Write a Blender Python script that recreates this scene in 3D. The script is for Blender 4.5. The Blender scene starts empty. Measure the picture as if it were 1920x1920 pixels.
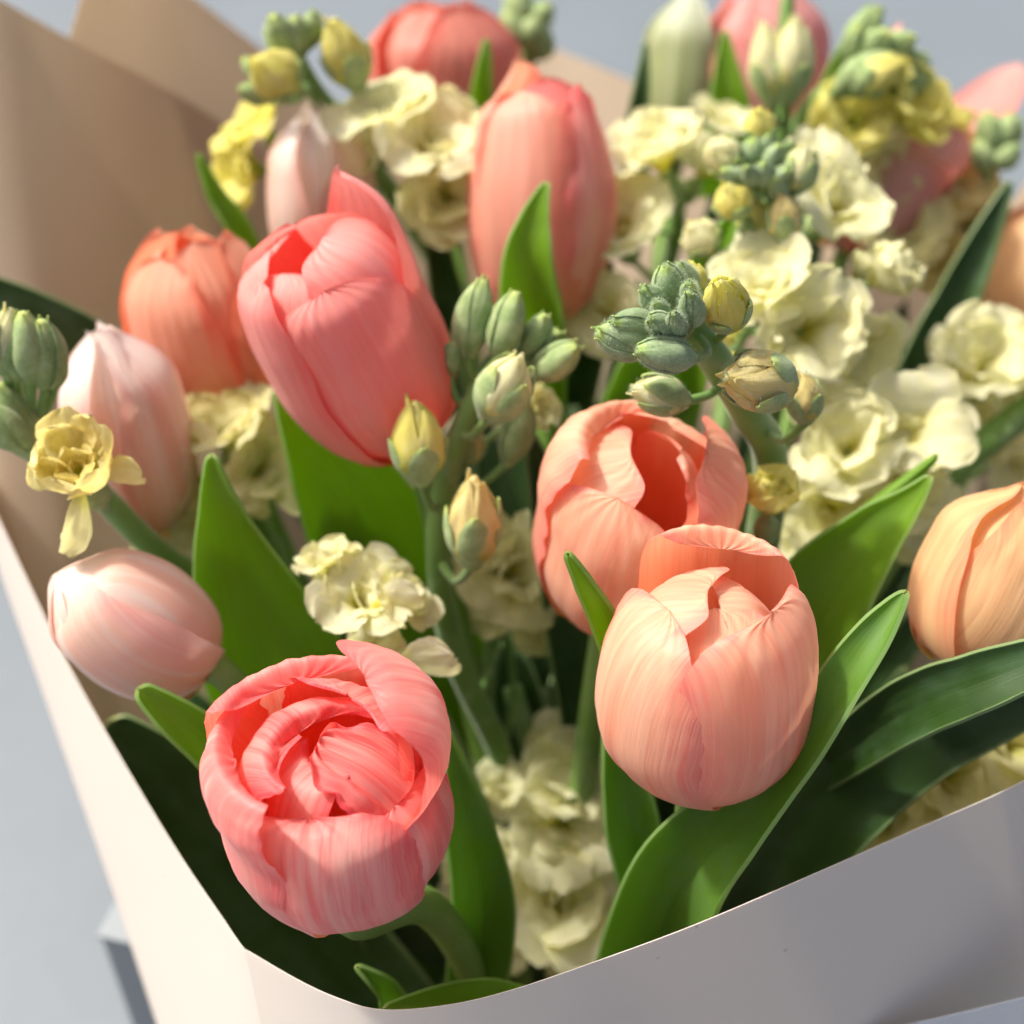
import bpy, bmesh, math, random
from mathutils import Vector, Matrix, noise
R = math.radians
S = bpy.context.scene
COL = S.collection
# ------------------------------------------------------------------ camera, light, exposure
CAM = Vector((0, 0, 0.48)); PITCH = R(40); FPX = 2500.0
Fv = Vector((0, math.cos(PITCH), -math.sin(PITCH))); Uv = Vector((0, math.sin(PITCH), math.cos(PITCH))); Rv = Vector((1, 0, 0))
cd = bpy.data.cameras.new('camera'); cam = bpy.data.objects.new('camera', cd); COL.objects.link(cam)
cam.location = CAM; cam.rotation_euler = (R(90) - PITCH, 0, 0)
cd.sensor_width = 36; cd.lens = 36 * FPX / 1920; cd.clip_start = 0.01; cd.clip_end = 60
cd.dof.use_dof = True; cd.dof.focus_distance = 0.262; cd.dof.aperture_fstop = 8.5
S.camera = cam
W = bpy.data.worlds.new('World'); S.world = W; W.use_nodes = True
sky = W.node_tree.nodes.new('ShaderNodeTexSky'); sky.sky_type = 'NISHITA'; sky.sun_disc = False
bg = W.node_tree.nodes['Background']; W.node_tree.links.new(sky.outputs[0], bg.inputs[0]); bg.inputs[1].default_value = 0.15
sky.air_density = .5; sky.dust_density = 8; sky.ozone_density = 0
SUN = (Rv * -0.54 + Uv * 0.74 - Fv * 0.36).normalized()
sd = bpy.data.lights.new('sun', 'SUN'); sun = bpy.data.objects.new('sun', sd); COL.objects.link(sun)
sd.energy = 3.0; sd.angle = R(4); sd.color = (1, .955, .88)
sun.rotation_euler = SUN.to_track_quat('Z', 'Y').to_euler(); sun.location = SUN * 3
sky.sun_elevation = math.asin(SUN.z); sky.sun_rotation = math.atan2(SUN.x, SUN.y)
S.view_settings.view_transform = 'Standard'; S.view_settings.look = 'None'; S.view_settings.exposure = 0.50
S.cycles.use_denoising = True
S.cycles.max_bounces = 10; S.cycles.diffuse_bounces = 5; S.cycles.transmission_bounces = 8; S.cycles.transparent_max_bounces = 8

def P(px, py, d):
    "a point of the place d metres in front of the camera"
    return CAM + (Fv + Rv * ((px - 960) / FPX) + Uv * ((960 - py) / FPX)) * d
def cv(x, y, z): return (Rv * x + Uv * y - Fv * z)      # right, up, towards the camera

# ------------------------------------------------------------------ materials
class NT:
    def __init__(s, name):
        s.m = bpy.data.materials.new(name); s.m.use_nodes = True; s.t = s.m.node_tree; s.n = s.t.nodes; s.n.clear()
        s.out = s.n.new('ShaderNodeOutputMaterial')
    def node(s, ty, **k):
        n = s.n.new(ty)
        for a, v in k.items(): setattr(n, a, v)
        return n
    def link(s, a, b): s.t.links.new(a, b)
    def put(s, sock, v):
        if hasattr(v, 'is_linked') or hasattr(v, 'links'): s.link(v, sock)
        else:
            if isinstance(v, (tuple, list)) and len(v) == 3 and sock.type == 'RGBA': v = (*v, 1)
            sock.default_value = v
    def math(s, op, a, b=0.0, c=0.0, clamp=False):
        n = s.node('ShaderNodeMath', operation=op, use_clamp=clamp)
        s.put(n.inputs[0], a); s.put(n.inputs[1], b)
        if op in ('MULTIPLY_ADD',): s.put(n.inputs[2], c)
        return n.outputs[0]
    def ramp(s, f, a, b):
        n = s.node('ShaderNodeMapRange'); n.interpolation_type = 'SMOOTHSTEP'; s.put(n.inputs[0], f); s.put(n.inputs[1], a); s.put(n.inputs[2], b); return n.outputs[0]
    def mix(s, f, a, b):
        n = s.node('ShaderNodeMix', data_type='RGBA'); s.put(n.inputs[0], f); s.put(n.inputs[6], a); s.put(n.inputs[7], b); return n.outputs[2]
    def noise(s, vec, scale, detail=3, rough=.55, dist=0):
        n = s.node('ShaderNodeTexNoise'); s.link(vec, n.inputs['Vector']); n.inputs['Scale'].default_value = scale
        n.inputs['Detail'].default_value = detail; n.inputs['Roughness'].default_value = rough; n.inputs['Distortion'].default_value = dist; return n.outputs[0]
    def uv(s, name=None):
        n = s.node('ShaderNodeUVMap')
        if name: n.uv_map = name
        x = s.node('ShaderNodeSeparateXYZ'); s.link(n.outputs[0], x.inputs[0]); return x.outputs[0], x.outputs[1]
    def vec(s, x, y, z=0.0):
        n = s.node('ShaderNodeCombineXYZ'); s.put(n.inputs[0], x); s.put(n.inputs[1], y); s.put(n.inputs[2], z); return n.outputs[0]
    def rnd(s): return s.node('ShaderNodeObjectInfo').outputs['Random']
    def obj(s): return s.node('ShaderNodeTexCoord').outputs['Object']
    def bump(s, h, st, dist):
        n = s.node('ShaderNodeBump'); n.inputs['Strength'].default_value = st; n.inputs['Distance'].default_value = dist; s.link(h, n.inputs['Height']); return n.outputs[0]
    def surf(s, col, rough=.45, trans=0.0, tcol=None, normal=None, spec=.35, sheen=0.0, sss=0.0, sssr=(1, .3, .15), coat=0.0):
        p = s.node('ShaderNodeBsdfPrincipled'); s.put(p.inputs['Base Color'], col); s.put(p.inputs['Roughness'], rough)
        p.inputs['Specular IOR Level'].default_value = spec
        if sheen: p.inputs['Sheen Weight'].default_value = sheen; p.inputs['Sheen Roughness'].default_value = .4
        if sss: p.inputs['Subsurface Weight'].default_value = sss; p.inputs['Subsurface Scale'].default_value = .002; p.inputs['Subsurface Radius'].default_value = sssr
        if coat: p.inputs['Coat Weight'].default_value = coat
        if normal is not None: s.link(normal, p.inputs['Normal'])
        o = p.outputs[0]
        if trans:
            t = s.node('ShaderNodeBsdfTranslucent'); s.put(t.inputs[0], tcol if tcol is not None else col)
            if normal is not None: s.link(normal, t.inputs['Normal'])
            m = s.node('ShaderNodeMixShader'); m.inputs[0].default_value = trans; s.link(o, m.inputs[1]); s.link(t.outputs[0], m.inputs[2]); o = m.outputs[0]
        s.link(o, s.out.inputs[0]); return s.m

def petal_mat(name, mid, edge, cream, base, cream_amt=.5, edge_w=.5, tip=None, trans=.42, deep=None, inner=False):
    """tulip petal: fine lengthwise veins, cream flames, a rosier margin, yellow-green foot"""
    s = NT(name); ue, _ = s.uv('UVMap'); u, v = s.uv('vein'); r = s.rnd(); z = s.math('MULTIPLY', r, 37.0)
    veins = s.noise(s.vec(s.math('MULTIPLY', u, 26.0), s.math('MULTIPLY', v, 1.6), z), 1.0, 4, .65, .25)
    fine = s.noise(s.vec(s.math('MULTIPLY', u, 95.0), s.math('MULTIPLY', v, 3.0), z), 1.0, 2, .5, .1)
    flame = s.noise(s.vec(s.math('MULTIPLY', u, 5.0), s.math('MULTIPLY', v, 1.1), z), 1.0, 3, .5, .6)
    blot = s.noise(s.obj(), 60.0, 3, .6)
    e = s.math('ABSOLUTE', s.math('MULTIPLY_ADD', ue, 2.0, -1.0))
    ef = s.ramp(s.math('ADD', e, s.math('MULTIPLY', s.math('SUBTRACT', veins, .5), .9)), 1.0 - edge_w, 1.05)
    ef = s.math('MULTIPLY', ef, s.ramp(v, .1, .5))
    cf = s.math('MULTIPLY', s.ramp(s.math('ADD', s.math('MULTIPLY', flame, .7), s.math('MULTIPLY', veins, .45)), .50, .66), cream_amt)
    c = s.mix(cf, mid, cream); c = s.mix(ef, c, edge)
    c = s.mix(s.math('MULTIPLY', s.ramp(blot, .5, .75), .22), c, cream)
    c = s.mix(s.math('MULTIPLY', s.ramp(fine, .42, .68), .24), c, cream)
    vx = s.noise(s.vec(s.math('MULTIPLY', u, 48.0), s.math('MULTIPLY', v, 2.2), s.math('ADD', z, 5.0)), 1.0, 3, .6, .3)
    c = s.mix(s.math('MULTIPLY', s.ramp(vx, .50, .72), .18), c, edge)
    if tip: c = s.mix(s.math('MULTIPLY', s.ramp(v, .72, .98), .8), c, tip)
    c = s.mix(s.ramp(s.math('ADD', v, s.math('MULTIPLY', veins, .12)), .24, .07), c, base)
    dp = deep if deep else edge
    ci = s.mix(s.math('MULTIPLY', s.ramp(v, 1.05, .40), .70), c, dp)
    ci = s.mix(s.ramp(s.math('ADD', v, s.math('MULTIPLY', veins, .15)), .36, .12), ci, tuple(min(1, x * y) for x, y in zip(base, (1.3, 1.1, .6))))
    g = s.node('ShaderNodeNewGeometry'); c = s.mix(g.outputs['Backfacing'], c, ci)
    tc = s.mix(.28, c, dp)
    h = s.math('ADD', s.math('MULTIPLY', veins, 1.0), s.math('MULTIPLY', fine, .35))
    nb = s.bump(h, .34, .0005)
    return s.surf(c, s.math('MULTIPLY_ADD', veins, .2, .36), trans, tc, nb, spec=.32, sheen=.15)
def dict_petal(name, *a, **k): return petal_mat(name, *a, **k)
PMK = {
 'peach': dict_petal('petal_peach', (.87, .45, .29), (.88, .28, .23), (.91, .68, .46), (.66, .64, .24), .65, .45, deep=(.95, .24, .08)),
 'coral': dict_petal('petal_coral', (.87, .30, .27), (.88, .18, .18), (.94, .70, .58), (.90, .66, .40), .72, .5, tip=(.90, .20, .19), deep=(.97, .22, .10)),
 'flame': dict_petal('petal_coral_inner', (.88, .17, .16), (.88, .10, .12), (.93, .48, .42), (.90, .50, .10), .6, .5, deep=(.96, .20, .04)),
 'rose': dict_petal('petal_rose', (.90, .36, .31), (.91, .25, .22), (.92, .48, .44), (.82, .48, .30), .6, .35, deep=(.98, .13, .08)),
 'orange': dict_petal('petal_orange', (.82, .39, .25), (.88, .22, .14), (.86, .52, .34), (.36, .27, .05), .5, .35, deep=(.85, .18, .05)),
 'white': dict_petal('petal_white', (.92, .62, .48), (.90, .48, .42), (.93, .86, .77), (.66, .62, .34), .75, .45, tip=(.95, .93, .89), deep=(.88, .60, .46)),
 'apricot': dict_petal('petal_apricot', (.80, .52, .26), (.88, .34, .20), (.90, .70, .36), (.66, .56, .20), .7, .35, deep=(.93, .40, .12)),
 'salmon': dict_petal('petal_salmon', (.86, .40, .28), (.90, .26, .20), (.90, .56, .42), (.52, .40, .08), .55, .35, deep=(.88, .2, .07)),
 'redder': dict_petal('petal_red_orange', (.70, .26, .20), (.76, .18, .14), (.82, .42, .30), (.45, .14, .05), .45, .45, deep=(.80, .12, .05)),
 'rosy': dict_petal('petal_dusty_rose', (.74, .34, .30), (.74, .26, .24), (.80, .54, .50), (.4, .3, .1), .5, .4, deep=(.78, .22, .14)),
 'green': dict_petal('petal_green', (.40, .46, .20), (.56, .60, .38), (.60, .64, .42), (.16, .22, .04), .4, .4, tip=(.76, .82, .68), deep=(.38, .40, .12)),
}
PM = PMK
def leaf_mat(name, c1, c2, tcol, bloom=.3, trans=.38):
    s = NT(name); u, v = s.uv(); r = s.rnd(); z = s.math('MULTIPLY', r, 31.0)
    veins = s.noise(s.vec(s.math('MULTIPLY', u, 40.0), s.math('MULTIPLY', v, 1.5), z), 1.0, 3, .6)
    big = s.noise(s.vec(s.math('MULTIPLY', u, 2.0), s.math('MULTIPLY', v, 4.0), z), 1.0, 2, .5)
    mott = s.noise(s.obj(), 140.0, 4, .6)
    c = s.mix(s.ramp(s.math('ADD', s.math('MULTIPLY', veins, .5), s.math('MULTIPLY', big, .5)), .35, .65), c1, c2)
    c = s.mix(s.math('MULTIPLY', s.ramp(s.math('ADD', s.math('MULTIPLY', big, .6), s.math('MULTIPLY', mott, .4)), .42, .7), bloom), c, (.20, .33, .24))
    e = s.math('ABSOLUTE', s.math('MULTIPLY_ADD', u, 2.0, -1.0))
    c = s.mix(s.math('MULTIPLY', s.ramp(e, .93, 1.0), .55), c, (.34, .48, .20))
    c = s.mix(s.math('MULTIPLY', s.ramp(v, .965, .995), .6), c, (.42, .46, .14))
    h = s.math('ADD', s.math('MULTIPLY', veins, 1.0), s.math('MULTIPLY', mott, .25))
    tc = s.mix(s.ramp(veins, .3, .7), tcol, tuple(x * .8 for x in tcol))
    return s.surf(c, s.math('MULTIPLY_ADD', mott, .25, .40), trans, tc, s.bump(h, .3, .0005), spec=.4)
LM = {'fresh': leaf_mat('leaf_fresh', (.14, .29, .015), (.22, .40, .02), (.46, .72, .015), .16, .5),
      'dark': leaf_mat('leaf_dark', (.026, .07, .012), (.042, .105, .014), (.10, .22, .01), .22, .28),  # dark green leaves; on the inner foliage the dark colour paints shade
      'blue': leaf_mat('leaf_blue', (.11, .25, .03), (.17, .34, .03), (.36, .60, .02), .30, .45)}
def stem_mat(name, c1, c2, fuzz=0.0):
    s = NT(name); o = s.obj(); n = s.noise(o, 120, 4, .6); n2 = s.noise(o, 900, 2, .6); b = s.noise(o, 25, 2)
    c = s.mix(s.ramp(b, .35, .65), c1, c2); c = s.mix(s.math('MULTIPLY', s.ramp(n, .5, .7), .25 + fuzz * .3), c, (.42, .52, .34))
    return s.surf(c, .5, .12, c2, s.bump(s.math('ADD', n, s.math('MULTIPLY', n2, .4)), .35, .0003), spec=.35, sheen=fuzz)
M_stem = stem_mat('tulip_stem', (.16, .30, .05), (.24, .40, .10))
M_sstem = stem_mat('stock_stem', (.14, .27, .05), (.20, .36, .09), .35)
def felt_mat(name, c1, c2, tipc):
    s = NT(name); o = s.obj(); u, v = s.uv(); n = s.noise(o, 1500, 3, .7); n2 = s.noise(o, 260, 3, .6); n3 = s.noise(o, 4200, 2, .6)
    c = s.mix(s.ramp(n2, .35, .7), c1, c2); c = s.mix(s.math('MULTIPLY', s.ramp(n, .42, .72), .35), c, (.50, .60, .38))
    c = s.mix(s.math('MULTIPLY', s.ramp(n3, .5, .75), .2), c, (.66, .74, .50))
    c = s.mix(s.math('MULTIPLY', s.ramp(s.math('ADD', v, s.math('MULTIPLY', n2, .3)), .98, 1.2), .8), c, tipc)
    return s.surf(c, .75, .1, (.3, .5, .12), s.bump(s.math('ADD', n, n3), .35, .0003), spec=.15, sheen=.25)
M_bud = felt_mat('bud_green_felt', (.24, .35, .12), (.38, .48, .22), (.50, .60, .16))
M_budb = felt_mat('bud_bluish_felt', (.21, .31, .15), (.33, .43, .24), (.40, .55, .12))
M_hair = NT('bud_hair').surf((.46, .56, .38), .8, .4, (.7, .8, .65), spec=.1)
def cream_mat(name, mid, light, heart, trans=.5):
    s = NT(name); u, v = s.uv(); r = s.rnd(); z = s.math('MULTIPLY', r, 23.0)
    veins = s.noise(s.vec(s.math('MULTIPLY', u, 14.0), s.math('MULTIPLY', v, 2.0), z), 1.0, 4, .6, .3)
    n = s.noise(s.obj(), 160, 4, .6)
    c = s.mix(s.ramp(s.math('ADD', s.math('MULTIPLY', veins, .6), s.math('MULTIPLY', n, .4)), .35, .68), mid, light)
    c = s.mix(s.ramp(s.math('ADD', v, s.math('MULTIPLY', n, .25)), .62, .18), c, heart)
    c = s.mix(s.math('MULTIPLY', s.ramp(n, .62, .8), .25), c, (.62, .50, .22))
    h = s.math('ADD', veins, s.math('MULTIPLY', n, .8))
    return s.surf(c, .55, trans, s.mix(.3, c, heart), s.bump(h, .4, .0006), spec=.15, sheen=.1)
CM = {'cream': cream_mat('stock_cream', (.87, .86, .50), (.93, .92, .70), (.76, .72, .14), .5),
      'yellow': cream_mat('stock_yellow', (.90, .82, .20), (.94, .90, .42), (.56, .64, .06)),
      'warm': cream_mat('stock_warm', (.80, .77, .38), (.87, .84, .52), (.62, .60, .10)),  # cream dulled towards olive, painting shade into the deep-set florets
      'gold': cream_mat('stock_gold', (.90, .77, .32), (.94, .86, .48), (.60, .58, .08))}
def paper_mat(name, c1, c2, trans, tc, rough=.5):
    s = NT(name); o = s.obj(); n = s.noise(o, 6, 2); f = s.noise(o, 700, 3, .7); w = s.noise(o, 9, 2, .4); sp = s.noise(o, 330, 1, .3)
    c = s.mix(s.ramp(n, .35, .65), c1, c2)
    c = s.mix(s.math('MULTIPLY', s.ramp(sp, .80, .83), .45), c, (.30, .28, .27))
    h = s.math('ADD', s.math('MULTIPLY', w, 30.0), s.math('MULTIPLY', f, .12))
    return s.surf(c, rough, trans, tc, s.bump(h, .25, .0004), spec=.4)
M_paper = paper_mat('wrapping_paper', (.84, .795, .73), (.86, .82, .75), .30, (.84, .68, .56))
M_paperB = paper_mat('wrapping_paper_back', (.58, .49, .38), (.61, .52, .41), .6, (.80, .68, .52))  # same paper toned darker, shade painted into the colour of the back sheets

# ------------------------------------------------------------------ object helpers
def link(o, parent=None):
    COL.objects.link(o)
    if parent is not None:
        o.parent = parent; o.matrix_parent_inverse = Matrix.Translation(-parent.location) if parent.parent is None else Matrix.Identity(4)
    return o
def empty(name, loc, label, cat, group=None):
    o = bpy.data.objects.new(name, None); o.empty_display_size = .01; o.location = loc; o['label'] = label; o['category'] = cat
    if group: o['group'] = group
    COL.objects.link(o); return o
def mesh(name, verts, faces, mat, parent=None, uvs=None, solid=0, sub=0, smooth=True, rim=True, label=None, uv2=None):
    me = bpy.data.meshes.new(name); root = parent
    while root is not None and root.parent is not None: root = root.parent
    off = root.location if root is not None else Vector((0, 0, 0))
    me.from_pydata([tuple(v - off) for v in verts], [], faces)
    if uvs:
        l = me.uv_layers.new(name='UVMap')
        for i, lp in enumerate(me.loops): l.data[i].uv = uvs[lp.vertex_index]
    if uv2:
        l = me.uv_layers.new(name='vein')
        for i, lp in enumerate(me.loops): l.data[i].uv = uv2[lp.vertex_index]
    two = isinstance(mat, tuple)
    for q in (mat if two else (mat,)): me.materials.append(q)
    if smooth: me.polygons.foreach_set('use_smooth', [True] * len(me.polygons))
    o = bpy.data.objects.new(name, me); COL.objects.link(o)
    if parent is not None: o.parent = parent
    if label: o['label'] = label
    if sub:
        m = o.modifiers.new('subd', 'SUBSURF'); m.levels = m.render_levels = sub
    if solid:
        m = o.modifiers.new('solid', 'SOLIDIFY'); m.thickness = solid; m.offset = 0; m.use_rim = rim
        es = o.modifiers.new('edges', 'EDGE_SPLIT'); es.split_angle = R(50)
    return o
def grid(nu, nv): return [(j * (nu + 1) + i, j * (nu + 1) + i + 1, (j + 1) * (nu + 1) + i + 1, (j + 1) * (nu + 1) + i) for j in range(nv) for i in range(nu)]
def cr(pts, s):
    "Catmull-Rom through pts (tuples or vectors), s in 0..1"
    n = len(pts) - 1; x = min(max(s, 0), 1) * n; i = min(int(x), n - 1); f = x - i
    p = [pts[max(i - 1, 0)], pts[i], pts[i + 1], pts[min(i + 2, n)]]
    out = []
    for k in range(len(p[0])):
        a, b, c, d = p[0][k], p[1][k], p[2][k], p[3][k]
        out.append(.5 * (2 * b + (c - a) * f + (2 * a - 5 * b + 4 * c - d) * f * f + (3 * b - a - 3 * c + d) * f ** 3))
    return out
def lerp1(tab, s):
    for (a, x), (b, y) in zip(tab, tab[1:]):
        if s <= b:
            f = (s - a) / (b - a); f = f * f * (3 - 2 * f) if False else f
            return x + (y - x) * f
    return tab[-1][1]
def tube(name, pts, rads, mat, parent, seg=14, n=36, cap=True):
    V = []; UVs = []; prev = None
    for j in range(n + 1):
        s = j / n; p = Vector(cr([tuple(q) for q in pts], s)); q = Vector(cr([tuple(q) for q in pts], min(s + .01, 1))); o = Vector(cr([tuple(q) for q in pts], max(s - .01, 0)))
        t = (q - o).normalized()
        a = prev - t * prev.dot(t) if prev is not None else t.cross(Vector((0.3, .2, 1)) if abs(t.z) < .9 else Vector((1, 0, 0)))
        a.normalize(); prev = a; b = t.cross(a); r = cr([(x,) for x in rads], s)[0]
        for i in range(seg):
            an = 2 * math.pi * i / seg; rr = r * (1 + .05 * math.sin(an * 2 + s * 3))
            V.append(p + (a * math.cos(an) + b * math.sin(an)) * rr); UVs.append((i / seg, s))
    Fc = [(j * seg + i, j * seg + (i + 1) % seg, (j + 1) * seg + (i + 1) % seg, (j + 1) * seg + i) for j in range(n) for i in range(seg)]
    if cap: Fc += [tuple(range(seg - 1, -1, -1)), tuple(n * seg + i for i in range(seg))]
    return mesh(name, V, Fc, mat, parent, UVs)

# ------------------------------------------------------------------ tulips
W_STD = (.50, .66)
W_ROUND = (.58, .50)
W_POINT = (.42, 1.05)
def wshape(ws, s):
    b = .30 + .70 * math.sin(math.pi / 2 * min(1, s / .46)) ** .9; x = max(0, (s - ws[0]) / (1 - ws[0])); return b * max(0, 1 - x * x) ** ws[1]
def petal(parent, fr, H, phi, R0, top, w, cup=1.0, ws=W_STD, frill=.0, roll=0.0, over=.035, seed=0, mat=None, zs=1.0, lean=0.0, tipbend=0.0, nu=34, nv=44, keel=.015, solid=0, low=None, jag=0.0, label=None, ridge=0.0, bud=False):
    """phi degrees round the axis (0 faces the camera side, + to the right); top = list of (r,z) above the shoulder; units of H"""
    B, e1, e2, a = fr; ph = R(phi); rad = e1 * math.cos(ph) + e2 * math.sin(ph); tan = -e1 * math.sin(ph) + e2 * math.cos(ph)
    prof = (low or [(0.02, 0), (.46 * R0, .025), (.80 * R0, .14), (R0 * .985, .34), (R0, .56)]) + list(top)
    V = []; UVs = []; U2 = []
    for j in range(nv + 1):
        s = 1 - (1 - j / nv) ** 1.45 if True else 0; r, z = cr(prof, s); z *= zs
        r2, z2 = cr(prof, min(s + .02, 1)); r1, z1 = cr(prof, max(s - .02, 0)); tr, tz = r2 - r1, (z2 - z1) * zs; L = math.hypot(tr, tz) or 1; nr, nz = tz / L, -tr / L
        wid = max(w * wshape(ws, s), .035 * w)
        for i in range(nu + 1):
            t = -1 + 2 * i / nu; et = abs(t) ** 3
            wj = wid * (1 + (jag * noise.noise(Vector((seed * 3.1, s * 26, 2.0 if t > 0 else 9.0))) + .03 * noise.noise(Vector((seed, s * 7, 1 if t > 0 else 5)))) * abs(t))
            rc = (max(R0 * .55, min(R0 * 1.05, abs(r) * .6 + R0 * .42)) if not bud else max(R0 * .2, abs(r) * .85 + R0 * .15)) / cup; an = t * wj / rc; an = max(-2.0, min(2.0, an))
            x = -rc * (1 - math.cos(an)); y = rc * math.sin(an)
            d = over * t * (.3 + .7 * math.sin(math.pi * min(1, s * 1.1)))
            d += keel * math.exp(-(t / .10) ** 2) * s * (1 - s) * 3 * wid / w
            d += roll * max(0, abs(t) - .62) ** 2 * 6 * min(1, s * 1.6) + .012 * noise.noise(Vector((t * 1.3 + seed, s * 2.3, seed * 1.7)))
            d += frill * et * (noise.noise(Vector((s * 9 + seed, t * 1.5, 3.3))) + .6 * noise.noise(Vector((s * 22 + seed, t, 7.7))))
            d += .0035 * math.sin(t * 30 + seed) * s * (1 - et) + ridge * math.sin(t * 15 * (1 + .3 * noise.noise(Vector((seed, s * 2, 0)))) + seed) * s * s
            bend = tipbend * max(0, s - .75) ** 2 * 16
            pr = r + x + nr * d; pz = z + nz * d - (et * abs(wid) * .10 * max(0, s - .55)) * 0
            ty = y + lean * s * s
            pr += bend
            V.append(B + (rad * pr + tan * ty + a * pz) * H); UVs.append((.5 + t / 2, s)); U2.append((.5 + t * ((.3 + .7 * wid / w) if s < .46 else wid / w) / 2, s))
    fc = [tuple(f) for f in grid(nu, nv)]
    return mesh('petal', V, fc, mat, parent, UVs, solid=solid, label=label, uv2=U2)
HERO_STEM = P(1060, 2000, .47)
def tulip(label, base, top, petals, mat, stem=None, srad=.0036, Rk=.42, group='tulips in the bouquet', seed=1, stem_len=1.0, cat='tulip', e1dir=None, k=1.0):
    B = P(*base); T = P(*top); a = (T - B); H = a.length; a.normalize(); B = B + a * H * (1 - k) * .45; H *= k
    tocam = (CAM - B).normalized() if e1dir is None else e1dir; e1 = (tocam - a * tocam.dot(a)).normalized(); e2 = a.cross(e1)
    if e2.dot(Rv) < 0 and abs(e2.dot(Rv)) > .2: e2 = -e2
    root = empty('tulip', B, label, cat, group); fr = (B, e1, e2, a)
    for k, pt in enumerate(petals):
        pt = dict(pt); pt.setdefault('seed', seed * 7.3 + k * 1.9); m = PM[pt.pop('m', mat)]
        petal(root, fr, H, parent_mat_fix(pt), mat=m, **pt)
    st = [P(*q) for q in stem] if stem else [HERO_STEM + Vector((random.uniform(-.02, .02), random.uniform(-.02, .02), 0))]
    pts = [B + a * H * .02, B - a * H * .28] + st
    if len(st) == 1: pts.insert(2, B.lerp(st[0], .55) - a * H * .15)
    tube('stem', pts, [srad * 1.0, srad * .95] + [srad * 1.05] * (len(pts) - 2), M_stem, root, seg=16, n=40)
    return root, fr, H
def parent_mat_fix(pt): return pt.pop('phi')
def std(Rk=.42, inn=.05, open_=0.0, w=None, frill=.015, z=1.0, rot=0, seed=0, cupk=1.0, ws=W_STD, tips=None, bud=False):
    "a generic closed cup: three inner petals, three outer ones"
    rng = random.Random(seed); w = w or Rk * 1.15; out = []
    for k in range(3):
        t = inn * .6 + open_; out.append(dict(phi=rot + 60 + k * 120, R0=Rk * .88, top=[(Rk * (.74 + open_ * .6), .76), (t + rng.uniform(-.01, .02), .98 + rng.uniform(-.04, .03))], w=w * .92, cup=cupk, frill=frill * 1.3, ws=ws, bud=bud))
    for k in range(3):
        t = inn + open_; out.append(dict(phi=rot + k * 120 + rng.uniform(-8, 8), R0=Rk, top=[(Rk * (.86 + open_ * .6), .76), (t + rng.uniform(0, .04), .97 + rng.uniform(-.05, .03))], w=w, cup=cupk, frill=frill, ws=ws, roll=.02, bud=bud, over=.06 if bud else .035))
    return out
random.seed(4)
def leaf(parent, pts, mat='fresh', cup=.35, nu=20, nv=48, seed=0, solid=.0009, fold=0.0, label=None, wave=.04, ws=None):
    """pts: (px,py,depth,half width in photo px,roll degrees) from foot to tip; cup>0 lifts the margins towards the camera"""
    C = [tuple(P(p[0], p[1], p[2])) for p in pts]; V = []; UVs = []
    for j in range(nv + 1):
        s = j / nv; c = Vector(cr(C, s)); t = (Vector(cr(C, min(1, s + .015))) - Vector(cr(C, max(0, s - .015)))).normalized()
        wd, roll = cr([(p[3] * p[2] / FPX, p[4]) for p in pts], s); wd = max(wd, .0003)
        if s > .94: wd *= math.sqrt(max(0, 1 - ((s - .94) / .06) ** 2)) * .999 + .001
        vd = (CAM - c).normalized(); sd_ = t.cross(vd).normalized(); n = sd_.cross(t).normalized()
        if n.dot(vd) < 0: n = -n
        q = Matrix.Rotation(R(roll), 3, t); sd_ = q @ sd_; n = q @ n
        for i in range(nu + 1):
            u = -1 + 2 * i / nu; ang = u * (abs(cup) * 1.9 + 1e-4); k = wd / (abs(cup) * 1.9 + 1e-4)
            x = math.sin(ang) * k; z = (1 - math.cos(ang)) * k * (1 if cup > 0 else -1)
            z += fold * abs(u) * wd + wave * wd * noise.noise(Vector((u * .8 + seed, s * 4, seed))) * (.4 + abs(u)) * 2
            z -= .05 * wd * math.exp(-(u / .07) ** 2) * (1 - s)
            x += wd * .03 * noise.noise(Vector((seed + 5, s * 9, u))) * abs(u)
            V.append(c + sd_ * x + n * z); UVs.append((.5 + u / 2, s))
    return mesh('leaf', V, grid(nu, nv), LM[mat], parent, UVs, solid=solid, label=label)

# ------------------------------------------------------------------ stock flowers (buds, florets)
def frame_of(ax):
    ax = ax.normalized(); h = Vector((0, 0, 1)) if abs(ax.z) < .8 else Vector((1, 0, 0)); e = ax.cross(h).normalized(); return e, ax.cross(e), ax
def body(name, B, T, rad, prof, mat, parent, lobes=4, lob=.10, seg=28, n=20, rough=0.0, seed=0, bend=0.0, sub=0):
    e, g, a = frame_of(T - B); L = (T - B).length; V = []; UVs = []
    bd = e * math.cos(seed) + g * math.sin(seed)
    for j in range(n + 1):
        s = j / n; r = cr([(x,) for x in prof], s)[0] * rad; c = B + a * L * s + bd * bend * L * math.sin(math.pi * s)
        for i in range(seg):
            an = 2 * math.pi * i / seg + seed
            k = 1 + lob * (abs(math.cos(an * lobes / 2)) ** .6 - .6) * min(1, 4 * s) + rough * (noise.noise(Vector((math.cos(an) * 3 + seed, math.sin(an) * 3, s * 5))) + .6 * noise.noise(Vector((math.cos(an) * 7 + seed, math.sin(an) * 7, s * 11))))
            V.append(c + (e * math.cos(an) + g * math.sin(an)) * r * k); UVs.append((i / seg, s))
    Fc = [(j * seg + i, j * seg + (i + 1) % seg, (j + 1) * seg + (i + 1) % seg, (j + 1) * seg + i) for j in range(n) for i in range(seg)] + [tuple(range(seg - 1, -1, -1)), tuple(n * seg + i for i in range(seg))]
    return mesh(name, V, Fc, mat, parent, UVs, sub=sub)
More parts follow.
